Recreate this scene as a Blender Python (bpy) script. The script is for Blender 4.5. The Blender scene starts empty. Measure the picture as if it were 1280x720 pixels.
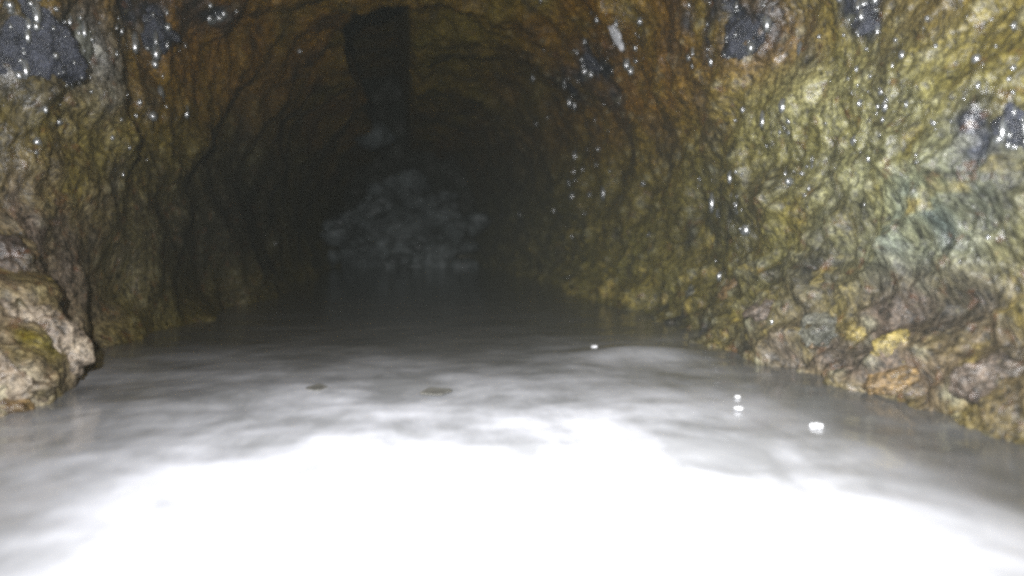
import bpy, math, random
import numpy as np
from mathutils import Vector, Matrix

# ------------------------------------------------------------------ camera, world, lamps, exposure
SC = bpy.context.scene
COL = SC.collection
S = 2.0                                  # metres per building unit (camera stands 0.2 units above the water)
CAM_H = 0.20
F = 763.0                                # focal length in pixels of the 1280 wide photograph
VX, VY = 513.0, 297.0                    # where the tunnel axis vanishes

yaw = -math.atan((640 - VX) / F)         # looks a little to the right
pitch = -math.atan((360 - VY) / F)       # and a little down
cam_data = bpy.data.cameras.new('inspection_camera')
cam_data.sensor_width = 36.0
cam_data.lens = 36.0 * F / 1280.0
cam_data.clip_start = 0.01
cam_data.clip_end = 200.0
cam = bpy.data.objects.new('inspection_camera', cam_data)
cam.rotation_euler = (math.pi / 2 + pitch, 0, yaw)
cam.location = (0, 0, CAM_H * S)
cam_data.dof.use_dof = True              # cheap fixed focus lens: sharpest on the right wall
cam_data.dof.focus_distance = 2.0
cam_data.dof.aperture_fstop = 1.1
COL.objects.link(cam)
SC.camera = cam
ROT = np.array(cam.rotation_euler.to_matrix())
EYE = np.array((0, 0, CAM_H))

world = bpy.data.worlds.new('World')
SC.world = world
world.use_nodes = True
wn = world.node_tree
sky = wn.nodes.new('ShaderNodeTexSky')
sky.sky_type = 'NISHITA'
sky.sun_disc = False
sky.sun_elevation = math.radians(25)
sky.sun_rotation = math.radians(200)
bg = wn.nodes['Background']
bg.inputs['Strength'].default_value = 0.05
wn.links.new(sky.outputs[0], bg.inputs['Color'])

# the inspection camera's own LEDs, either side of its lens: the only light down here
def led(name, off, power, aim=(0, -0.10, -1.0), size=125, col=(0.985, 0.985, 1.0)):
    d = bpy.data.lights.new(name, 'SPOT')
    d.energy = power
    d.color = col
    d.shadow_soft_size = 0.02
    d.spot_size = math.radians(size)
    d.spot_blend = 1.0
    o = bpy.data.objects.new(name, d)
    m = cam.rotation_euler.to_matrix()
    o.location = Vector(cam.location) + m @ Vector(off)
    o.rotation_euler = (m @ Vector(aim)).to_track_quat('-Z', 'Y').to_euler()
    COL.objects.link(o)
led('wide_led_lamp', (-0.16, 0.15, 0.02), 290, (0.16, -0.02, -1.0), 150)
led('dipped_led_lamp', (0.06, 0.06, 0.0), 300, (0.0, -0.66, -1.0), 84)

SC.view_settings.view_transform = 'Standard'
SC.view_settings.look = 'None'
SC.view_settings.exposure = 0.0
SC.view_settings.gamma = 1.0
SC.render.engine = 'CYCLES'
SC.cycles.use_denoising = False
SC.cycles.filter_width = 3.2
SC.cycles.max_bounces = 6
SC.cycles.diffuse_bounces = 3
SC.cycles.glossy_bounces = 3
SC.cycles.transmission_bounces = 4
SC.cycles.volume_bounces = 0
SC.cycles.caustics_reflective = False
SC.cycles.caustics_refractive = False
SC.cycles.sample_clamp_indirect = 4.0

random.seed(7)
RNG = np.random.default_rng(7)

# ------------------------------------------------------------------ pixels and points
def project(P):
    """building-unit points -> photograph pixels and depth"""
    q = (P - EYE) @ ROT
    d = -q[..., 2]
    dd = np.where(d > 1e-3, d, 1e-3)
    return 640 + F * q[..., 0] / dd, 360 - F * q[..., 1] / dd, d

def ray(px, py):
    v = ROT @ np.array(((px - 640) / F, (360 - py) / F, -1.0))
    return v / np.linalg.norm(v)

def on_water(px, py):
    v = ray(px, py)
    return EYE + v * (-CAM_H / v[2])

# ------------------------------------------------------------------ noise
def _hash(ix, iy, iz, seed):
    h = (ix.astype(np.uint32) * np.uint32(374761393) + iy.astype(np.uint32) * np.uint32(668265263)
         + iz.astype(np.uint32) * np.uint32(2147483647 ^ 0x5bd1e995) + np.uint32((seed * 974711 + 12345) & 0xffffffff))
    h = (h ^ (h >> np.uint32(13))) * np.uint32(1274126177)
    h = (h ^ (h >> np.uint32(16))) * np.uint32(2246822519)
    return h ^ (h >> np.uint32(15))

def _u(h):
    return (h & np.uint32(0xffffff)).astype(np.float32) / np.float32(0xffffff)

def noise(x, y, z, seed=0):
    """smooth value/gradient mix in about -1..1"""
    fx, fy, fz = np.floor(x), np.floor(y), np.floor(z)
    ix, iy, iz = fx.astype(np.int64), fy.astype(np.int64), fz.astype(np.int64)
    x = (x - fx).astype(np.float32); y = (y - fy).astype(np.float32); z = (z - fz).astype(np.float32)
    u = x * x * x * (x * (x * 6 - 15) + 10)
    v = y * y * y * (y * (y * 6 - 15) + 10)
    w = z * z * z * (z * (z * 6 - 15) + 10)
    out = np.zeros(x.shape, np.float32)
    for i in (0, 1):
        for j in (0, 1):
            for k in (0, 1):
                h = _hash(ix + i, iy + j, iz + k, seed)
                g1 = _u(h) * 2 - 1
                g2 = _u(h * np.uint32(2654435761)) * 2 - 1
                g3 = _u(h * np.uint32(40503) + np.uint32(77)) * 2 - 1
                n = g1 * (x - i) + g2 * (y - j) + g3 * (z - k)
                out += n * (u if i else 1 - u) * (v if j else 1 - v) * (w if k else 1 - w)
    return out * 1.6

def fbm(x, y, z, octs=4, seed=0, gain=0.5):
    o = np.zeros(np.shape(x), np.float32); a = 1.0
    for i in range(octs):
        o += a * noise(x, y, z, seed + i)
        x = x * 2.03; y = y * 2.03; z = z * 2.03; a *= gain
    return o

def worley(x, y, z, seed=0):
    fx, fy, fz = np.floor(x), np.floor(y), np.floor(z)
    ix, iy, iz = fx.astype(np.int64), fy.astype(np.int64), fz.astype(np.int64)
    x = (x - fx).astype(np.float32); y = (y - fy).astype(np.float32); z = (z - fz).astype(np.float32)
    best = np.full(x.shape, 9.0, np.float32)
    for i in (-1, 0, 1):
        for j in (-1, 0, 1):
            for k in (-1, 0, 1):
                h = _hash(ix + i, iy + j, iz + k, seed)
                d = (i + _u(h) - x) ** 2 + (j + _u(h * np.uint32(2654435761)) - y) ** 2 + (k + _u(h * np.uint32(40503) + np.uint32(77)) - z) ** 2
                best = np.minimum(best, d)
    return np.sqrt(best)

def sstep(a, b, x):
    t = np.clip((x - a) / (b - a), 0, 1)
    return t * t * (3 - 2 * t)

# ------------------------------------------------------------------ object helpers
def tag(o, label=None, cat=None, group=None, kind=None):
    if label: o['label'] = label
    if cat: o['category'] = cat
    if group: o['group'] = group
    if kind: o['kind'] = kind
    return o

def grid_mesh(name, P, mat, flip=False, attrs=None):
    """P: (n, m, 3) array in building units"""
    n, m = P.shape[:2]
    me = bpy.data.meshes.new(name)
    me.vertices.add(n * m)
    me.vertices.foreach_set('co', (P.reshape(-1, 3) * S).astype(np.float32).ravel())
    idx = np.arange(n * m).reshape(n, m)
    q = np.stack([idx[:-1, :-1], idx[1:, :-1], idx[1:, 1:], idx[:-1, 1:]], -1).reshape(-1, 4)
    if flip: q = q[:, ::-1]
    nf = len(q)
    me.loops.add(nf * 4)
    me.loops.foreach_set('vertex_index', q.ravel().astype(np.int32))
    me.polygons.add(nf)
    me.polygons.foreach_set('loop_start', np.arange(0, nf * 4, 4, dtype=np.int32))
    me.polygons.foreach_set('use_smooth', np.ones(nf, bool))
    me.update(calc_edges=True)
    for an, (ty, arr) in (attrs or {}).items():
        a = me.attributes.new(an, ty, 'POINT')
        if ty == 'FLOAT_VECTOR':
            a.data.foreach_set('vector', arr.astype(np.float32).ravel())
        elif ty == 'FLOAT':
            a.data.foreach_set('value', arr.astype(np.float32).ravel())
        else:
            c = np.ones((n * m, 4), np.float32); c[:, :3] = arr.reshape(-1, 3)
            a.data.foreach_set('color', c.ravel())
    me.materials.append(mat)
    o = bpy.data.objects.new(name, me)
    COL.objects.link(o)
    return o

def blob(pts, vals, X, Y, px, py, r, rr=None):
    pass

# ------------------------------------------------------------------ materials
def node_mat(name):
    m = bpy.data.materials.new(name)
    m.use_nodes = True
    nt = m.node_tree
    return m, nt, nt.nodes, nt.links, nt.nodes['Principled BSDF']

def tex(nodes, links, vec, kind='ShaderNodeTexNoise', **kw):
    t = nodes.new(kind)
    for k, v in kw.items():
        if k in t.inputs: t.inputs[k].default_value = v
        else: setattr(t, k, v)
    links.new(vec, t.inputs['Vector'])
    return t

def math_node(nodes, links, op, a, b=None, clamp=False):
    n = nodes.new('ShaderNodeMath'); n.operation = op; n.use_clamp = clamp
    for i, v in enumerate((a, b)):
        if v is None: continue
        if hasattr(v, 'links'): links.new(v, n.inputs[i])
        else: n.inputs[i].default_value = v
    return n.outputs[0]

def maprange(nodes, links, v, a, b, c, d):
    n = nodes.new('ShaderNodeMapRange')
    links.new(v, n.inputs[0])
    for i, q in enumerate((a, b, c, d)): n.inputs[i + 1].default_value = q
    return n.outputs[0]

def mixc(nodes, links, f, a, b, mode='MIX'):
    n = nodes.new('ShaderNodeMix'); n.data_type = 'RGBA'; n.blend_type = mode
    for s, v in ((n.inputs[0], f), (n.inputs[6], a), (n.inputs[7], b)):
        if hasattr(v, 'links'): links.new(v, s)
        else: s.default_value = v if isinstance(v, float) else (*v, 1)
    return n.outputs[2]

def wall_material():
    m, nt, N, L, P = node_mat('slimy_rock')
    co = N.new('ShaderNodeTexCoord').outputs['Object']
    col = N.new('ShaderNodeAttribute'); col.attribute_name = 'slime'
    wet = N.new('ShaderNodeAttribute'); wet.attribute_name = 'wet'
    fl = N.new('ShaderNodeAttribute'); fl.attribute_name = 'flow'
    mp = N.new('ShaderNodeMapping'); L.new(fl.outputs['Vector'], mp.inputs[0])
    n1 = tex(N, L, mp.outputs[0], Scale=70.0, Detail=4.0, Roughness=0.65)
    n2 = tex(N, L, co, Scale=22.0, Detail=5.0, Roughness=0.6)
    n3 = tex(N, L, mp.outputs[0], Scale=210.0, Detail=2.0)
    k = maprange(N, L, n1.outputs[0], 0.36, 0.66, 0.22, 1.9)
    k2 = maprange(N, L, n3.outputs[0], 0.36, 0.66, 0.55, 1.5)
    kk = math_node(N, L, 'MULTIPLY', k, k2)
    cmb = N.new('ShaderNodeCombineColor')
    for i in range(3): L.new(kk, cmb.inputs[i])
    c = mixc(N, L, 1.0, col.outputs[0], cmb.outputs[0], 'MULTIPLY')
    # rusty and pale flecks in the growth
    f1 = maprange(N, L, n2.outputs[0], 0.58, 0.72, 0.0, 0.55)
    c = mixc(N, L, f1, c, (0.17, 0.062, 0.02))
    n4 = tex(N, L, co, Scale=38.0, Detail=3.0, Roughness=0.55)
    f2 = maprange(N, L, n4.outputs[0], 0.64, 0.78, 0.0, 0.5)
    c = mixc(N, L, f2, c, (0.26, 0.24, 0.15))
    L.new(c, P.inputs['Base Color'])
    # wet: gloss in patches
    w = math_node(N, L, 'ADD', wet.outputs['Fac'], maprange(N, L, n2.outputs[0], 0.42, 0.68, -0.2, 0.65), True)
    L.new(maprange(N, L, w, 0.0, 1.0, 0.50, 0.24), P.inputs['Roughness'])
    L.new(maprange(N, L, w, 0.0, 1.0, 0.35, 1.25), P.inputs['Specular IOR Level'])
    b1 = N.new('ShaderNodeBump'); b1.inputs['Strength'].default_value = 0.6; b1.inputs['Distance'].default_value = 0.010
    L.new(n1.outputs[0], b1.inputs['Height'])
    b2 = N.new('ShaderNodeBump'); b2.inputs['Strength'].default_value = 0.6; b2.inputs['Distance'].default_value = 0.004
    L.new(n3.outputs[0], b2.inputs['Height']); L.new(b1.outputs[0], b2.inputs['Normal'])
    L.new(b2.outputs[0], P.inputs['Normal'])
    return m

def stone_material(name, a, b, rough=0.35, scale=14.0, spec=0.5):
    m, nt, N, L, P = node_mat(name)
    co = N.new('ShaderNodeTexCoord').outputs['Object']
    inf = N.new('ShaderNodeObjectInfo')
    ad = N.new('ShaderNodeVectorMath'); ad.operation = 'ADD'
    L.new(co, ad.inputs[0])
    sc = math_node(N, L, 'MULTIPLY', inf.outputs['Random'], 30.0)
    L.new(sc, ad.inputs[1])
    n1 = tex(N, L, ad.outputs[0], Scale=scale, Detail=6.0, Roughness=0.65)
    n2 = tex(N, L, ad.outputs[0], Scale=scale * 6, Detail=3.0, Roughness=0.6)
    f = maprange(N, L, n1.outputs[0], 0.36, 0.64, 0.0, 1.0)
    c = mixc(N, L, f, a, b)
    k = maprange(N, L, n2.outputs[0], 0.3, 0.7, 0.45, 1.5)
    cmb = N.new('ShaderNodeCombineColor')
    for i in range(3): L.new(k, cmb.inputs[i])
    c = mixc(N, L, 1.0, c, cmb.outputs[0], 'MULTIPLY')
    L.new(c, P.inputs['Base Color'])
    L.new(maprange(N, L, n1.outputs[0], 0.3, 0.7, rough - 0.12, rough + 0.2), P.inputs['Roughness'])
    P.inputs['Specular IOR Level'].default_value = spec
    b1 = N.new('ShaderNodeBump'); b1.inputs['Strength'].default_value = 0.9; b1.inputs['Distance'].default_value = 0.012
    L.new(n2.outputs[0], b1.inputs['Height'])
    L.new(b1.outputs[0], P.inputs['Normal'])
    return m

def water_material():
    m, nt, N, L, P = node_mat('milky_water')
    co = N.new('ShaderNodeTexCoord').outputs['Object']
    mp = N.new('ShaderNodeMapping'); L.new(co, mp.inputs[0]); mp.inputs['Scale'].default_value = (1, 0.8, 1)
    n1 = tex(N, L, mp.outputs[0], Scale=4.2, Detail=5.0, Roughness=0.6, Distortion=0.2)
    f = maprange(N, L, n1.outputs[0], 0.38, 0.62, 0.0, 1.0)
    c = mixc(N, L, f, (0.25, 0.255, 0.265), (0.50, 0.51, 0.545))
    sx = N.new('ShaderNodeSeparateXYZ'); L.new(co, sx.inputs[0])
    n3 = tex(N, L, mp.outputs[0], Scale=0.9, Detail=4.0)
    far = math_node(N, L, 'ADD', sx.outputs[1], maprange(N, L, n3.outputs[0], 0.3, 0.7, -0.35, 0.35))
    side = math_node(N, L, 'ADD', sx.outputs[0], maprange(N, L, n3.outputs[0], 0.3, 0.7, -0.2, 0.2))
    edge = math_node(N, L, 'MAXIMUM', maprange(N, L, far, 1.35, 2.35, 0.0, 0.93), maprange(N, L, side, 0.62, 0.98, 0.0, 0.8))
    c = mixc(N, L, edge, c, (0.085, 0.083, 0.075))   # darker clear water past the plume, with the lamp's falloff painted in
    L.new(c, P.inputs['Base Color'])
    P.inputs['Roughness'].default_value = 0.12
    P.inputs['IOR'].default_value = 1.333
    n2 = tex(N, L, mp.outputs[0], Scale=9.0, Detail=3.0)
    b = N.new('ShaderNodeBump'); b.inputs['Strength'].default_value = 0.12; b.inputs['Distance'].default_value = 0.02
    L.new(n2.outputs[0], b.inputs['Height']); L.new(b.outputs[0], P.inputs['Normal'])
    return m

def plain_material(name, c, rough, spec=0.5, trans=0.0, ior=1.45):
    m, nt, N, L, P = node_mat(name)
    co = N.new('ShaderNodeTexCoord').outputs['Object']
    n = tex(N, L, co, Scale=60.0, Detail=3.0)
    k = maprange(N, L, n.outputs[0], 0.3, 0.7, 0.75, 1.2)
    cmb = N.new('ShaderNodeCombineColor')
    for i in range(3): L.new(k, cmb.inputs[i])
    L.new(mixc(N, L, 1.0, c, cmb.outputs[0], 'MULTIPLY'), P.inputs['Base Color'])
    P.inputs['Roughness'].default_value = rough
    P.inputs['Specular IOR Level'].default_value = spec
    P.inputs['Transmission Weight'].default_value = trans
    P.inputs['IOR'].default_value = ior
    return m

M_WALL = wall_material()
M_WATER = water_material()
M_PALE = stone_material('pale_stone', (0.15, 0.115, 0.085), (0.36, 0.32, 0.22), 0.4, 9)
M_BROWN = stone_material('brown_stone', (0.11, 0.08, 0.06), (0.24, 0.20, 0.15), 0.35, 9)
M_YELLOW = stone_material('ochre_stone', (0.10, 0.075, 0.035), (0.36, 0.28, 0.08), 0.35, 9)
M_ORANGE = stone_material('rust_stone', (0.10, 0.065, 0.035), (0.26, 0.15, 0.05), 0.35, 11)
M_GREY = stone_material('grey_stone', (0.08, 0.085, 0.07), (0.22, 0.225, 0.19), 0.35, 8)
M_HEAP = stone_material('rubble_stone', (0.03, 0.036, 0.04), (0.25, 0.285, 0.29), 0.4, 2.6)
M_BLUE = stone_material('blue_sheen_rock', (0.012, 0.014, 0.022), (0.065, 0.073, 0.105), 0.27, 22, 1.0)  # dark wet rock, the LED's blue sheen painted into its colour
M_FLAKE = stone_material('pale_flake', (0.35, 0.36, 0.38), (0.75, 0.76, 0.78), 0.25, 12, 0.8)
M_DROP = plain_material('water_drop', (0.14, 0.15, 0.15), 0.22, 0.5, 0.0, 3.3)
M_FOAM = plain_material('foam', (0.82, 0.83, 0.85), 0.3)
M_LEAF = plain_material('rotten_leaf', (0.11, 0.107, 0.095), 0.5)

# ------------------------------------------------------------------ the tunnel shell
CX, CZ, AX, AZ, NE = 0.05, 0.35, 0.62, 0.65, 2.25
def section(th):
    c, s = np.cos(th), np.sin(th)
    return CX + AX * np.sign(c) * np.abs(c) ** (2 / NE), CZ + AZ * np.sign(s) * np.abs(s) ** (2 / NE)

# columns run round the section: right wall (dense), roof, left wall
t_fine = np.linspace(0, 1, 20001)
th_all = np.radians(-66) + t_fine * np.radians(312)
xs, zs = section(th_all)
seg = np.hypot(np.diff(xs), np.diff(zs))
dens = np.where(np.degrees(th_all[:-1]) < 58, 1.35, np.where(np.degrees(th_all[:-1]) < 125, 0.75, 1.0))
cum = np.concatenate([[0], np.cumsum(seg * dens)]); cum /= cum[-1]
NT = 1080
th = np.interp(np.linspace(0, 1, NT), cum, th_all)
arc = np.interp(th, th_all, np.concatenate([[0], np.cumsum(seg)]))
yr = np.concatenate([np.linspace(-1.6, 0.36, 50), np.exp(np.arange(math.log(0.38), math.log(6.6), 0.0040))])
NY = len(yr)
TH, YY = np.meshgrid(th, yr, indexing='ij')
X0, Z0 = section(TH)
A0 = np.broadcast_to(arc[:, None], TH.shape)
X0 = X0 + 0.04 * np.sin(YY * 0.9 + 0.6) * sstep(1.2, 3.5, YY)
P0 = np.stack([X0, YY, Z0], -1)
d = np.stack([CX - X0, np.zeros_like(X0), (CZ - Z0)], -1)
NIN = d / np.linalg.norm(d, axis=-1, keepdims=True)     # inward
PX, PY, PD = project(P0)                                # where the smooth shell lies in the picture
front = (YY > 0.25)

low = sstep(0.55, 0.05, Z0)                             # towards the water: lumpier
TOP = sstep(0.55, 0.85, Z0)
rightside = sstep(70, 50, np.degrees(TH))
leftside = sstep(115, 135, np.degrees(TH))

D = 0.062 * fbm(X0 * 2.1, YY * 2.1, Z0 * 2.1, 3, 11)
def gpx(px, py, rx, ry=None, rot=0.0):
    """soft blob on the wall where that pixel of the photograph falls"""
    ry = ry or rx
    c, s = math.cos(rot), math.sin(rot)
    dx, dy = PX - px, PY - py
    u, v = (dx * c + dy * s) / rx, (-dx * s + dy * c) / ry
    return np.exp(-(u * u + v * v)) * front
calm = (1 - 0.8 * np.clip(gpx(200, 360, 130, 120) + 0.7 * gpx(320, 230, 110, 160), 0, 1) * leftside)   # left wall smoothed to imitate mist in front of it
D += 0.030 * fbm(X0 * 5.5, YY * 5.5 + A0 * 2.0, Z0 * 5.0, 2, 15) * (YY < 4.5)
lump = 1 - worley(X0 * 9, YY * 7 + 0.6 * noise(X0 * 9, YY * 9, Z0 * 9, 5), Z0 * 9 + 0.3 * YY, 21)
lump = np.clip(lump, 0, 1) ** 1.7
D += 0.040 * calm * lump * (0.35 + 0.65 * low)
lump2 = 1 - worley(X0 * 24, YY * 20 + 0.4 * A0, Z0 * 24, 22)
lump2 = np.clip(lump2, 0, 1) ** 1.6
D += 0.012 * calm * lump2 * (0.45 + 0.7 * low)
D += 0.009 * calm * fbm(YY * 13, A0 * 9, X0 * 6, 4, 45, 0.6)
# slanting ridges on the lower right bank
rid = 1 - np.abs(noise((YY * 0.75 + A0 * 0.9) * 15, (A0 - YY) * 4.5, Z0 * 3, 31))
D += 0.026 * (rid - 0.7) * rightside * (0.25 + 0.75 * low)
# trickle streaks running down the curve of the wall
st = fbm(YY * 26, A0 * 5, X0 * 3, 3, 41)
D += 0.0045 * calm * st * (1 - 0.4 * low)
D += 0.0050 * calm * fbm(YY * 46, A0 * 28, X0 * 10, 3, 51, 0.6)

# hollow behind the boulders at the left water edge
D -= 0.02 * gpx(210, 370, 95, 75) * leftside
D += 0.03 * gpx(10, 420, 80, 90) * leftside
D += 0.035 * gpx(1180, 290, 110, 60, -0.6) * rightside
D += 0.03 * gpx(1000, 250, 60, 40) * rightside
D -= 0.03 * gpx(1150, 395, 120, 25, -0.4) * rightside

# long broken slot in the roof, its right edge straight
edge = 0.012 * noise(YY * 6, YY * 0 + 3.1, YY * 0, 61)
xl = -0.235 + 0.045 * noise(YY * 3, YY * 0 + 9.1, YY * 0, 62) + 0.10 * sstep(2.45, 2.18, YY)
slot = sstep(xl - 0.02, xl + 0.02, X0) * sstep(0.012, -0.018, X0 + edge) * sstep(2.16, 2.26, YY + 0.3 * edge) * (Z0 > 0.6)
D = D * (1 - 0.6 * slot) - slot * (0.62 + 0.05 * noise(X0 * 8, YY * 5, Z0, 63))
# shelves of broken lining across the roof, beside the slot
shelf = sstep(0.0, 0.05, X0) * sstep(0.40, 0.30, X0) * TOP
ph = YY * 1.9 + 0.25 * noise(X0 * 5, YY * 2, Z0, 64)
D += 0.055 * (ph - np.floor(ph)) * shelf * sstep(1.7, 2.1, YY)

D += 0.0034 * calm * fbm(X0 * 105, YY * 115, Z0 * 60, 2, 57, 0.6)
PW = P0 + NIN * D[..., None]

FX, FY, FD = project(PW)
def gfx(px, py, rx, ry):
    return np.exp(-(((FX - px) / rx) ** 2 + ((FY - py) / ry) ** 2)) * front
# colours of the slime, with some shade and sheen painted in
def C(*c): return np.array(c, np.float32)
olive, orange, green = C(0.125, 0.100, 0.012), C(0.215, 0.100, 0.006), C(0.175, 0.175, 0.065)
teal, purple, dark, yell = C(0.12, 0.155, 0.135), C(0.12, 0.09, 0.068), C(0.035, 0.033, 0.024), C(0.36, 0.28, 0.07)
n_big = fbm(X0 * 5, YY * 5, Z0 * 4, 4, 71)
n_mid = fbm(X0 * 16, YY * 16, Z0 * 9, 3, 75)
col = np.broadcast_to(olive, PW.shape).copy()
def paint(c, k):
    global col
    k = np.clip(k, 0, 1)[..., None]
    col = col * (1 - k) + c * k
paint(green, rightside * (0.25 + 0.9 * gpx(1120, 190, 190, 190)) * (0.8 + 0.5 * n_mid))
paint(orange, (0.75 * sstep(0.35, 0.8, Z0) + 0.1) * (0.75 + 0.9 * n_big) * (1 - 0.5 * gpx(1100, 160, 150, 110)))
paint(olive, 0.8 * gpx(570, 60, 100, 100))
paint(orange, 0.9 * (gpx(790, 100, 120, 90) + gpx(260, 50, 120, 90) + gpx(965, 55, 60, 50)) * (0.75 + 0.7 * n_mid))
paint(C(0.33, 0.31, 0.14), 0.75 * (gpx(1110, 130, 75, 60) + gpx(1000, 120, 50, 50) + gpx(1150, 230, 90, 40, -0.5) + gpx(1040, 260, 50, 30, -0.5)) * (0.6 + 1.0 * n_mid))
paint(teal, 1.0 * gpx(1190, 270, 120, 75, -0.5) * (0.7 + 0.8 * n_mid))
paint(purple, 1.1 * (gpx(1180, 400, 150, 60) + gpx(40, 300, 110, 120) + gpx(1100, 460, 150, 50)) * (0.7 + 0.6 * n_mid))
paint(dark, 0.75 * (gpx(200, 300, 110, 120) + gpx(330, 250, 90, 160)) * leftside)  # left wall's fall into darkness painted into the colour
paint(dark, np.clip(1.4 * (n_mid - 0.42), 0, 0.7))

paint(dark, 0.75 * (gpx(895, 270, 55, 70) + gpx(1000, 350, 80, 30, -0.3) + gpx(880, 410, 120, 40) + gpx(1080, 445, 40, 20) + gpx(1190, 380, 60, 20, -0.4)) * rightside * (0.8 + 0.8 * n_mid))  # dark slime and crevice shade painted in together
paint(dark, np.clip(1.3 * (n_big - 0.25), 0, 0.55))
paint(dark, 0.6 * gpx(645, 230, 60, 130) * rightside)  # shadow on the inner right wall painted in
NAVY = C(0.022, 0.026, 0.038)  # dark wet rock round the stones, bluish lamp sheen painted in
for q in ((30, 45, 85, 65), (190, 24, 50, 40), (926, 16, 62, 55), (1088, 5, 45, 38), (738, 92, 45, 40), (1272, 172, 40, 50), (272, 22, 26, 24)):
    paint(NAVY, 1.15 * gpx(*q) * (0.75 + 0.9 * n_mid))
paint(C(0.17, 0.165, 0.15), 0.9 * gpx(104, 68, 50, 60) * (0.8 + 0.6 * n_mid))
paint(yell, np.clip(2.2 * (fbm(X0 * 20, YY * 15, Z0 * 20, 3, 81) - 0.42), 0, 0.85) * low * rightside)
paint(C(0.20, 0.155, 0.115), 1.2 * gfx(30, 430, 100, 90) * (0.75 + 0.7 * n_mid) * leftside)
paint(C(0.36, 0.32, 0.22), 1.0 * gfx(15, 470, 40, 40) * (0.6 + 1.2 * n_mid) * leftside)
paint(C(0.105, 0.075, 0.045), 1.0 * gfx(1215, 480, 110, 70) * (0.85 + 0.6 * n_mid) * rightside)
paint(C(0.2, 0.2, 0.14), np.clip(2.0 * (lump2 - 0.55), 0, 0.5) * (0.4 + 0.6 * rightside))
col = col * (0.78 + 0.55 * np.clip(lump2, 0, 1))[..., None]  # gaps between lumps darkened, tips lightened: relief shading painted into the slime

# wet, glistening places
wet = np.zeros(TH.shape, np.float32)
for (px, py, rx, ry, k) in ((100, 60, 35, 40, 1.0), (155, 150, 25, 45, .8), (45, 180, 25, 40, .8), (25, 40, 60, 55, 1), (200, 25, 40, 35, 1),
                            (930, 25, 45, 35, 1), (1090, 12, 30, 25, 1), (1100, 125, 60, 60, .8), (1265, 95, 30, 45, 1), (1180, 150, 40, 40, .8),
                            (985, 165, 25, 30, .9), (1015, 215, 25, 30, .9), (920, 250, 30, 35, .8), (930, 290, 20, 20, .9), (735, 240, 18, 22, .9),
                            (770, 35, 22, 35, .8), (730, 100, 40, 40, .5), (1170, 20, 60, 40, .6), (1140, 230, 60, 40, .5), (1235, 300, 40, 25, .6)):
    wet = np.maximum(wet, k * gpx(px, py, rx * 1.7, ry * 1.7))
wet = np.clip(wet * (0.75 + 0.5 * n_mid), 0, 1)

FLOW = np.stack([A0 * 0.5, YY, 0.12 * X0 + 0.05 * n_mid], -1) * S      # runs down the wall: streaks follow it
deg = np.degrees(th)
iA, iB = int(np.searchsorted(deg, 58)), int(np.searchsorted(deg, 125))
def shell(name, a, b):
    return tag(grid_mesh(name, PW[a:b + 1], M_WALL, False,
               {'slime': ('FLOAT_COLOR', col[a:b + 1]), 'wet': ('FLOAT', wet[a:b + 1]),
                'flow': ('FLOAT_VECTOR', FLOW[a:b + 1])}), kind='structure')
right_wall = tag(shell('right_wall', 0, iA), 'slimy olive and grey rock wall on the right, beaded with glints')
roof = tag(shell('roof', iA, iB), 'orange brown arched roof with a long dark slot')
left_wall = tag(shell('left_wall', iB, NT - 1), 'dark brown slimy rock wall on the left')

# the far end of the tunnel, in the dark behind the rubble
gx, gz = np.meshgrid(np.linspace(-0.9, 1.0, 90), np.linspace(-0.4, 1.9, 90), indexing='ij')
E = np.stack([gx, 5.6 + 0.25 * fbm(gx * 2.5, gz * 2.5, gx * 0, 5, 91), gz], -1)
ecol = np.broadcast_to(C(0.06, 0.062, 0.05), E.shape)
tag(grid_mesh('far_wall', E, M_WALL, True, {'slime': ('FLOAT_COLOR', ecol), 'wet': ('FLOAT', gx * 0), 'flow': ('FLOAT_VECTOR', E)}), 'dim grey rock wall closing the far end', kind='structure')
B = E.copy(); B[..., 1] = -1.55
tag(grid_mesh('unseen_end_cap', B, M_WALL, False, {'slime': ('FLOAT_COLOR', ecol), 'wet': ('FLOAT', gx * 0), 'flow': ('FLOAT_VECTOR', E)}), kind='structure')  # unseen cap added behind the camera to keep daylight out

# ------------------------------------------------------------------ the water
yw = np.concatenate([np.linspace(-1.5, 0.2, 40), np.exp(np.arange(math.log(0.21), math.log(5.9), 0.0065))])
xw = np.linspace(-0.72, 0.82, 330)
XW, YW = np.meshgrid(xw, yw, indexing='ij')
H = 0.0042 * fbm(XW * 3.2, YW * 4.6, XW * 0, 2, 101) + 0.0010 * fbm(XW * 12, YW * 17, XW * 0, 2, 105)
H *= sstep(2.6, 1.0, YW) * 0.9 + 0.1
c = on_water(800, 442)
H += 0.016 * np.exp(-((XW - c[0]) / 0.11) ** 2 - ((YW - c[1]) / 0.05) ** 2)
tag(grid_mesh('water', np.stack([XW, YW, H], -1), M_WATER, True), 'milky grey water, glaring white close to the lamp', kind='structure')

# ------------------------------------------------------------------ placing on the displaced wall
FX, FY, FD = project(PW)
GN = np.cross(np.gradient(PW, axis=0), np.gradient(PW, axis=1))
GN /= np.linalg.norm(GN, axis=-1, keepdims=True) + 1e-9
sgn = np.sign((GN * NIN).sum(-1, keepdims=True)); GN = GN * np.where(sgn == 0, 1, sgn)
def on_wall(px, py, r=4.0):
    k = (np.abs(FX - px) < r) & (np.abs(FY - py) < r) & (FD > 0.2)
    if not k.any():
        return on_wall(px, py, r * 1.6)
    i = np.argwhere(k)
    dep = FD[k]
    near = i[dep < dep.min() * 1.02]
    e = [(FX[a, b] - px) ** 2 + (FY[a, b] - py) ** 2 for a, b in near]
    a, b = near[int(np.argmin(e))]
    return PW[a, b], GN[a, b], FD[a, b]

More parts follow.
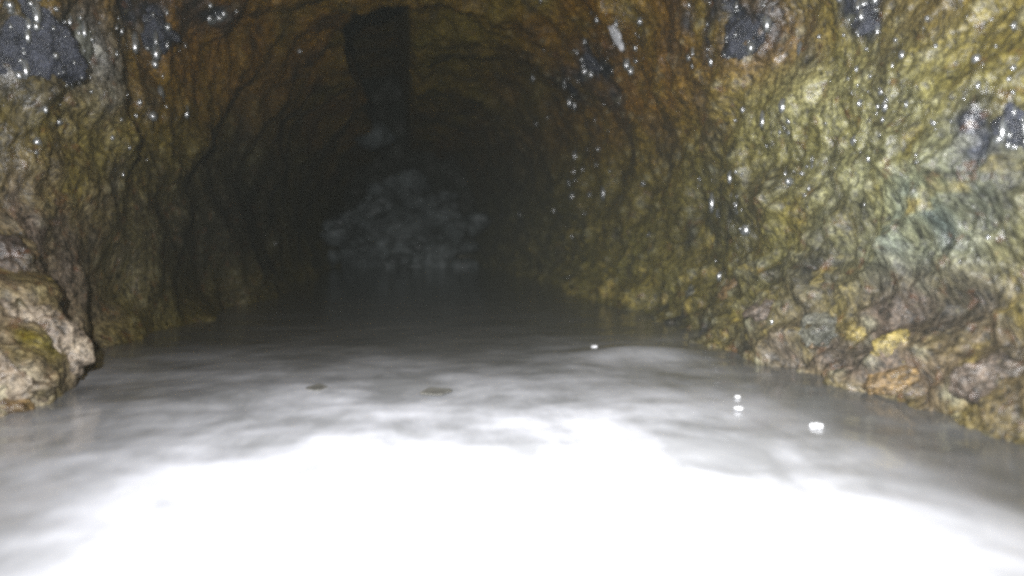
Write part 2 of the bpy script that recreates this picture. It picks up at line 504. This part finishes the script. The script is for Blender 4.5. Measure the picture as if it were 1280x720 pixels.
def ico(sub):
    import bmesh
    bm = bmesh.new(); bmesh.ops.create_icosphere(bm, subdivisions=sub, radius=1.0)
    bm.verts.ensure_lookup_table()
    v = np.array([x.co[:] for x in bm.verts]); f = [[q.index for q in p.verts] for p in bm.faces]
    bm.free()
    return v, f
ICO = {k: ico(k) for k in (2, 3, 4, 5)}

def rock(name, seed, size, mat, sub=4, rough=0.35, facets=5):
    """a broken stone: a ball cut by a few planes, then roughened; size in units"""
    v, f = ICO[sub]
    r = np.random.default_rng(seed)
    k = np.ones(len(v))
    for i in range(facets):
        n = r.normal(size=3); n /= np.linalg.norm(n)
        h = r.uniform(0.5, 0.85)
        dn = v @ n
        k = np.minimum(k, np.where(dn > 1e-3, h / np.maximum(dn, 1e-3), 9))
    o = r.uniform(0, 50, 3)
    q = v * k[:, None]
    a = q + o
    dsp = rough * (0.5 * fbm(a[:, 0] * 1.6, a[:, 1] * 1.6, a[:, 2] * 1.6, 5, seed, 0.58))
    q = q * (1 + dsp)[:, None] * np.array(size) * S
    me = bpy.data.meshes.new(name)
    me.from_pydata(q.tolist(), [], f)
    me.polygons.foreach_set('use_smooth', np.ones(len(f), bool))
    me.materials.append(mat)
    ob = bpy.data.objects.new(name, me)
    COL.objects.link(ob)
    return ob

def slime_over(o, c1, c2, seed):
    """give a stone the growth of the wall it lies against, in its own colours"""
    me = o.data
    v = np.empty(len(me.vertices) * 3, np.float32); me.vertices.foreach_get('co', v); v = v.reshape(-1, 3) + seed
    k = np.clip(0.5 + 0.75 * fbm(v[:, 0] * 9, v[:, 1] * 9, v[:, 2] * 9, 4, seed, 0.6), 0, 1)[:, None]
    g = np.clip(1.6 * fbm(v[:, 0] * 5, v[:, 1] * 5, v[:, 2] * 7, 3, seed + 9) - 0.25, 0, 0.9)[:, None]
    c = C(*c1) * (1 - k) + C(*c2) * k
    c = c * (1 - g) + C(0.085, 0.07, 0.03) * g
    a = me.attributes.new('slime', 'FLOAT_COLOR', 'POINT')
    f4 = np.ones((len(v), 4), np.float32); f4[:, :3] = c
    a.data.foreach_set('color', f4.ravel())
    w = me.attributes.new('wet', 'FLOAT', 'POINT'); w.data.foreach_set('value', np.full(len(v), 0.35, np.float32))
    fv = me.attributes.new('flow', 'FLOAT_VECTOR', 'POINT'); fv.data.foreach_set('vector', v.ravel())
    me.materials[0] = M_WALL

TONES = {'pale_stone': ((0.12, 0.09, 0.07), (0.36, 0.30, 0.22)), 'brown_stone': ((0.06, 0.045, 0.036), (0.14, 0.11, 0.085)),
         'ochre_stone': ((0.09, 0.07, 0.03), (0.42, 0.33, 0.10)), 'rust_stone': ((0.08, 0.055, 0.035), (0.22, 0.145, 0.06)),
         'grey_stone': ((0.07, 0.07, 0.055), (0.22, 0.215, 0.17))}

def put(o, p, rot=(0, 0, 0)):
    o.location = Vector([float(x) * S for x in p]); o.rotation_euler = rot
    return o

# boulders and stones along the water's edge: px, py, half width px, half height px, tilt, material, label, label group
EDGE = [
    (66, 416, 38, 84, -0.42, M_PALE, 'long pinkish boulder leaning on the left wall above the water', 5),
    (12, 468, 36, 46, -0.35, M_PALE, 'cream coloured stone at the far left water edge, brightest on that side', 5),
    (8, 318, 26, 42, -0.35, M_BROWN, 'reddish brown stone on the left wall above the long pinkish boulder', 5),
    (14, 506, 20, 15, 0.0, M_ORANGE, 'small rusty stone in the water below the cream stone', 4),
    (1112, 428, 22, 22, 0.5, M_YELLOW, 'bright yellow stone on the right bank just above the water', 4),
    (1128, 468, 34, 18, 0.2, M_ORANGE, 'wide rust and yellow stone half sunk below the bright yellow stone', 4),
    (1190, 528, 28, 13, -0.1, M_YELLOW, 'low ochre stone awash at the lower right water edge', 4),
    (1228, 470, 38, 40, 0.2, M_BROWN, 'large dull brown boulder on the right bank beside the water', 5),
    (1015, 425, 17, 11, 0.3, M_ORANGE, 'small orange stone at the right water edge under the grey ridge', 4),
    (1070, 412, 22, 14, 0.4, M_YELLOW, 'yellowish stone wedged in the right bank left of the brightest one', 4),
    (1030, 395, 30, 22, 0.4, M_GREY, 'grey knobbly stone on the right bank above the small orange stone', 4),
    (905, 366, 20, 17, 0.6, M_ORANGE, 'tilted rusty orange stone on the middle of the right water line', 4),
    (860, 362, 14, 9, 0.3, M_GREY, 'small grey stone at the right water line beside the tilted rusty one', 4),
    (832, 372, 9, 9, 0.2, M_YELLOW, 'little yellow stone farthest along the right water line', 4),
    (955, 388, 22, 12, 0.3, M_BROWN, 'flat pinkish brown stone low on the right water line', 4),
]
for i, (px, py, hw, hh, tilt, mat, lab, sub) in enumerate(EDGE):
    p, n, dep = on_wall(px, py, 6)
    u = dep / F
    hw *= 1.25; sz = (hw * u, max(hw, hh) * u * (0.45 if i == 0 else 0.8), hh * u)
    o = rock('boulder' if sub == 5 else 'stone', 300 + i, sz, mat, sub, 0.6)
    slime_over(o, *TONES[mat.name], 300 + i)
    put(o, p - n * (0.75 if i == 0 else 0.45) * hw * u, (0, -tilt - 0.25 if px > 640 else tilt, yaw + 0.15))
    tag(o, lab, 'boulder' if sub == 5 else 'stone', 'stones along the water edge')

# dark wet stones, blue lamp sheen painted in, standing proud of the walls (parts of the wall they are set in)
def wall_stone(px, py, hw, hh, tilt, mat, seed, parent, label=None):
    p, n, dep = on_wall(px, py, 6)
    u = dep / F
    o = rock('embedded_stone', seed, (hw * u, max(hw, hh) * u * 0.45, hh * u), mat, 5, 0.5, 6)
    q = Vector(n).to_track_quat('Y', 'Z')
    o.rotation_mode = 'QUATERNION'
    o.rotation_quaternion = q @ Matrix.Rotation(tilt, 3, 'Y').to_quaternion()
    o.location = Vector([float(x) * S for x in (p - n * 0.37 * max(hw, hh) * u)])
    o.parent = parent
    if label: o['label'] = label
    me = o.data                                         # remember where beads of water may sit on it
    mw = o.matrix_basis
    vs = [(mw @ v.co, (mw.to_3x3() @ v.normal).normalized()) for v in me.vertices]
    vs = [(a, b) for a, b in vs if b.dot(Vector([float(x) for x in n])) > 0.25]
    for a, b in random.sample(vs, min(len(vs), int(5 + (hw + hh) * (0.45 if mat is not M_GREY else 0.6)))):
        STONE_BEADS.append((np.array(a) / S, np.array(b), random.choice((0.8, 1.0, 1.4, 2.0, 3.2, 5.0)) * u))
    return o
STONE_BEADS = []
wall_stone(30, 45, 80, 70, -0.5, M_BLUE, 401, left_wall, 'glistening blue black stone in the upper left corner')
wall_stone(190, 24, 42, 32, -0.7, M_BLUE, 402, left_wall, 'dark wet blue stone high on the left wall')
wall_stone(104, 68, 48, 58, -0.2, M_GREY, 403, left_wall, 'grey sparkling stone on the upper left wall')
wall_stone(272, 22, 14, 14, 0, M_BLUE, 404, left_wall, 'small dark stone near the roof')
wall_stone(928, 18, 46, 46, 0.4, M_BLUE, 405, right_wall, 'dark blue speckled stone at the top of the right wall')
wall_stone(1088, 6, 34, 30, 0.3, M_BLUE, 406, right_wall, 'blue glinting stone at the top edge of the right wall')
wall_stone(738, 90, 22, 22, 0.4, M_BLUE, 407, right_wall, 'small dark stone below the pale flake')
wall_stone(1272, 172, 24, 40, 0.3, M_BLUE, 408, right_wall, 'dark bluish stone at the right edge')

# pale wet flake hanging from the upper right of the roof
p, n, dep = on_wall(771, 38, 6); u = dep / F
fl = rock('rock_flake', 420, (7 * u, 7 * u, 24 * u), M_FLAKE, 4, 0.5, 6)
put(fl, p + n * 3 * u, (0, -0.42, yaw))
tag(fl, 'pale wet rock flake hanging slantwise from the upper right roof', 'rock flake')

# ------------------------------------------------------------------ rubble heap at the far end
heap = bpy.data.objects.new('rubble_heap', None); COL.objects.link(heap)
hp = on_water(512, 334)
heap.location = Vector([float(x) * S for x in hp])
tag(heap, 'dim grey rubble heap rising from the water at the far end', 'rubble heap')
hu = np.linalg.norm(hp - EYE) / F
r = np.random.default_rng(5)
for i in range(80):
    f = (i / 79) ** 0.9
    zz = 122 * f
    half = 100 * (1 - f * f) ** 0.9 + 14
    xx = r.uniform(-half, half) - 6 + 8 * f
    s = r.uniform(7, 20) * (1.0 if i > 6 else 1.2)
    o = rock('rock', 500 + i, (s * hu * r.uniform(.8, 1.3), s * hu, s * hu * r.uniform(.55, .95)), M_HEAP, 3, 0.45)
    o.parent = heap
    o.location = (xx * hu * S, (zz * 0.6 + r.uniform(-15, 15)) * hu * S, (zz * 0.95 - 2) * hu * S)
    o.rotation_euler = tuple(r.uniform(-0.5, 0.5, 3))
core = rock('core', 590, (92 * hu, 60 * hu, 92 * hu), M_HEAP, 4, 0.4); core.parent = heap; core.location = (0, 75 * hu * S, 0)
for i, (px, py, w, h, lab) in enumerate(((574, 312, 17, 8, 'pale stone in the water at the right foot of the rubble heap'),
                                         (466, 168, 26, 17, 'grey block lodged high under the dark roof slot'))):
    if i == 0:
        q = on_water(px, py + 16); u = np.linalg.norm(q - EYE) / F; q = q + np.array((0, 0, 6 * u))
    else:
        v = ray(px, py); q = EYE + v * 4.5; u = 4.5 / F
    o = rock('stone', 600 + i, (w * u, w * u, h * u), M_HEAP if i else M_PALE, 4, 0.4)
    put(o, q); tag(o, lab, 'stone')

# ------------------------------------------------------------------ drops of water on the walls
dv, df = ICO[3]
dm = bpy.data.meshes.new('water_drop')
w_ = dv.copy(); w_[:, 1] = np.where(w_[:, 1] < 0, w_[:, 1] * 0.5, w_[:, 1] * 0.9)
w_[:, 2] *= np.where(w_[:, 2] > 0, 1.35, 1.0); w_[:, 0] *= np.where(w_[:, 2] > 0, 1 - 0.25 * w_[:, 2], 1.0)
dm.from_pydata(w_.tolist(), [], df); dm.polygons.foreach_set('use_smooth', np.ones(len(df), bool)); dm.materials.append(M_DROP)
DROPS = [
    (932, 288, 9, 'largest water drop with a curved glint, midway down the right wall'),
    (1017, 208, 5, 'bright round drop on the right wall, above the largest drop'),
    (1006, 244, 5, 'drop on the right wall between the bright round drop and the largest drop'),
    (736, 243, 5, 'lone bright drop on the dark inner part of the right wall'),
    (811, 293, 4, 'lone drop low on the inner right wall, near the water'),
    (1234, 298, 4, 'small drop on the grey green bulge at the far right'),
    (985, 152, 5, 'upper drop of the pair in the dark crease of the right wall'),
    (986, 166, 4, 'lower drop of the pair in the dark crease of the right wall'),
    (1168, 154, 6, 'plump drop in the bright cluster on the upper right wall'),
    (44, 178, 6, 'elongated drop on the upper left wall near the picture edge'),
    (46, 190, 4, 'little drop right under the elongated drop on the left wall'),
    (345, 304, 3, 'lone faint drop on the dark left wall near the heap'),
    (158, 118, 4, 'upper drop of the trickle down the left wall'),
    (718, 63, 3, 'tiny drop on the roof left of the pale flake'),
]
DROPS += [
    (921, 214, 3, 'upper drop of the pair left of the bright round drop on the right wall'),
    (914, 244, 3.4, 'lower drop of the pair left of the bright round drop on the right wall'),
    (1056, 45, 3, 'small drop on the orange wall under the blue glinting stone at the top edge'),
    (1108, 124, 4.5, 'biggest drop in the pale cream green patch of the right wall'),
    (1098, 134, 3.5, 'drop just lower left of the biggest one in the pale cream green patch'),
    (1189, 152, 3.5, 'drop close to the right of the plump drop on the upper right wall'),
    (1146, 202, 3, 'small drop below the plump drop on the upper right wall'),
    (1100, 168, 3.5, 'small drop straight below the pale cream green patch of the right wall'),
    (1266, 86, 5, 'topmost drop of the vertical trickle at the right edge of the picture'),
    (1262, 100, 4, 'middle drop of the vertical trickle at the right edge of the picture'),
    (1267, 116, 4, 'lowest drop of the vertical trickle at the right edge of the picture'),
    (940, 106, 3, 'small drop on the orange wall below the dark blue speckled stone'),
    (1160, 22, 3.5, 'small drop near the top edge, right of the blue glinting stone'),
    (1240, 24, 3, 'small drop in the top right corner of the wall'),
    (151, 150, 3, 'middle drop of the trickle down the left wall'),
    (141, 173, 3.5, 'lowest drop of the trickle down the left wall'),
    (108, 58, 4, 'upper bright drop on the grey sparkling stone of the left wall'),
    (98, 82, 4, 'lower bright drop on the grey sparkling stone of the left wall'),
    (680, 293, 2.5, 'faintest drop on the inner right wall, nearest to the rubble heap'),
]
def drop(px, py, r, label, group):
    p, n, dep = on_wall(px, py, 4)
    o = bpy.data.objects.new('water_drop', dm); COL.objects.link(o)
    k = r * dep / F * S * 0.75
    o.scale = (k, k * 0.8, k)
    q = Vector(n).to_track_quat('Y', 'Z'); o.rotation_mode = 'QUATERNION'; o.rotation_quaternion = q
    o.location = Vector([float(x) * S for x in (p + n * 0.15 * k / S)])
    tag(o, label, 'water drop', group)
for px, py, r, lab in DROPS: drop(px, py, r, lab, 'single drops on the walls')

# the uncountable fine beads in the wettest places
bv, bf = ICO[2]
bv = bv * np.array((1, 1, 1.25)); bf = np.array(bf)
wgt = np.clip(wet, 0, 1) ** 1.3 + 0.07 * (np.clip(n_mid, 0, 1) * (PX > 620) * (PY < 430))
ok = (FX > -20) & (FX < 1300) & (FY > -20) & (FY < 520) & (FD > 0.3) & (YY > 0.4)
cell = FD ** 0  # columns are about even in the picture near the camera
pw = (wgt * ok).ravel(); pw = pw / pw.sum()
pick = np.random.default_rng(3).choice(pw.size, 270, replace=False, p=pw)
BP, BN, BD = PW.reshape(-1, 3)[pick], GN.reshape(-1, 3)[pick], FD.ravel()[pick]
br = np.random.default_rng(4).gamma(1.3, 1.25, len(pick)) + 0.6
br = np.clip(br, 0.5, 5.0) * BD / F
BP = np.concatenate([BP, [a for a, _, _ in STONE_BEADS]]); BN = np.concatenate([BN, [b for _, b, _ in STONE_BEADS]])
br = np.concatenate([br, [k for _, _, k in STONE_BEADS]]); pick = np.arange(len(br))
cen = BP + BN * (0.2 * br)[:, None]
stretch = np.random.default_rng(6).uniform(0.7, 1.3, (len(pick), 1, 3)) * np.array((1, 1, 1.25))
stretch[:, :, 2] *= np.random.default_rng(8).choice([0.8, 1.0, 1.8], (len(pick), 1))
V = (cen[:, None, :] + bv[None] * stretch * br[:, None, None]).reshape(-1, 3) * S
Q = (bf[None] + (np.arange(len(pick)) * len(bv))[:, None, None]).reshape(-1, 3)
me = bpy.data.meshes.new('water_beads')
me.vertices.add(len(V)); me.vertices.foreach_set('co', V.astype(np.float32).ravel())
me.loops.add(Q.size); me.loops.foreach_set('vertex_index', Q.ravel().astype(np.int32))
me.polygons.add(len(Q)); me.polygons.foreach_set('loop_start', np.arange(0, Q.size, 3, dtype=np.int32))
me.polygons.foreach_set('use_smooth', np.ones(len(Q), bool)); me.update(calc_edges=True)
me.materials.append(M_DROP)
o = bpy.data.objects.new('water_beads', me); COL.objects.link(o)
tag(o, 'fine sparkling beads of water in the wettest patches of the walls', kind='stuff')

# ------------------------------------------------------------------ flecks of foam and rotten leaves on the water
for i, (px, py, s, lab) in enumerate(((1021, 533, 5.5, 'larger white foam fleck floating near the right bank'),
                                      (923, 511, 4, 'small white foam fleck floating left of the larger one'),
                                      (922, 497, 3, 'tiniest white foam fleck, farther out than the small one'),
                                      (743, 434, 4, 'faint pale fleck on the dark edge of the water'))):
    q = on_water(px, py); u = np.linalg.norm(q - EYE) / F
    o = rock('foam_fleck', 700 + i, (s * u * 1.15, s * u, s * u * 0.5), M_FOAM, 3, 1.0)
    put(o, q + np.array((0, 0, 0.001))); tag(o, lab, 'foam', 'foam flecks on the water')
def leaf(name, L_, W_, curl):
    n, m = 13, 7
    V, Fq = [], []
    for side in (0, 1):
        for i in range(n):
            t = i / (n - 1)
            w = W_ * math.sin(math.pi * min(1, t * 0.96 + 0.02)) ** 0.8 * (1 + 0.16 * math.sin(t * 9 + L_ * 90))
            for j in range(m):
                s = j / (m - 1) * 2 - 1
                V.append(((t - .5) * L_ * S, s * w * S, (curl * (s * s * w + (t - .5) ** 2 * L_) - side * 0.0015) * S))
    k = n * m
    for i in range(n - 1):
        for j in range(m - 1):
            a = i * m + j
            Fq.append((a, a + m, a + m + 1, a + 1)); Fq.append((k + a, k + a + 1, k + a + m + 1, k + a + m))
    ring = [i * m for i in range(n)] + [(n - 1) * m + j for j in range(1, m)] + [i * m + m - 1 for i in range(n - 2, -1, -1)] + [j for j in range(m - 2, 0, -1)]
    for a, b in zip(ring, ring[1:] + ring[:1]): Fq.append((a, k + a, k + b, b)[::-1])
    me = bpy.data.meshes.new(name); me.from_pydata(V, [], Fq); me.materials.append(M_LEAF)
    o = bpy.data.objects.new(name, me); COL.objects.link(o)
    return o
for px, py, l, w, rz, lab in ((396, 487, 24, 14, 0.1, 'small dark curled leaf floating on the grey water, left of centre'),
                              (545, 492, 40, 16, 0.25, 'longest dark sodden leaf floating on the grey water at centre'),):
    q = on_water(px, py); u = np.linalg.norm(q - EYE) / F
    put(leaf('leaf', l * u, w * u, 0.06), q + np.array((0, 0, 0.003)), (0, 0, rz)); tag(COL.objects[-1], lab, 'leaf', 'leaves floating on the water')

# ------------------------------------------------------------------ damp air
me = bpy.data.meshes.new('haze')
lo, hi = (-1.6, -1.9, -0.95), (1.7, 7.0, 2.2)
V = [(x * S, y * S, z * S) for x in (lo[0], hi[0]) for y in (lo[1], hi[1]) for z in (lo[2], hi[2])]
me.from_pydata(V, [], [(0, 1, 3, 2), (4, 6, 7, 5), (0, 4, 5, 1), (2, 3, 7, 6), (0, 2, 6, 4), (1, 5, 7, 3)])
hm = bpy.data.materials.new('damp_air'); hm.use_nodes = True
hm.node_tree.nodes.remove(hm.node_tree.nodes['Principled BSDF'])
pv = hm.node_tree.nodes.new('ShaderNodeVolumePrincipled')
pv.inputs['Color'].default_value = (0.88, 0.95, 0.86, 1)
pv.inputs['Density'].default_value = 0.0015
hm.node_tree.links.new(pv.outputs[0], hm.node_tree.nodes['Material Output'].inputs['Volume'])
me.materials.append(hm)
hz = bpy.data.objects.new('haze', me); COL.objects.link(hz)
tag(hz, 'thin damp air filling the tunnel', kind='stuff')
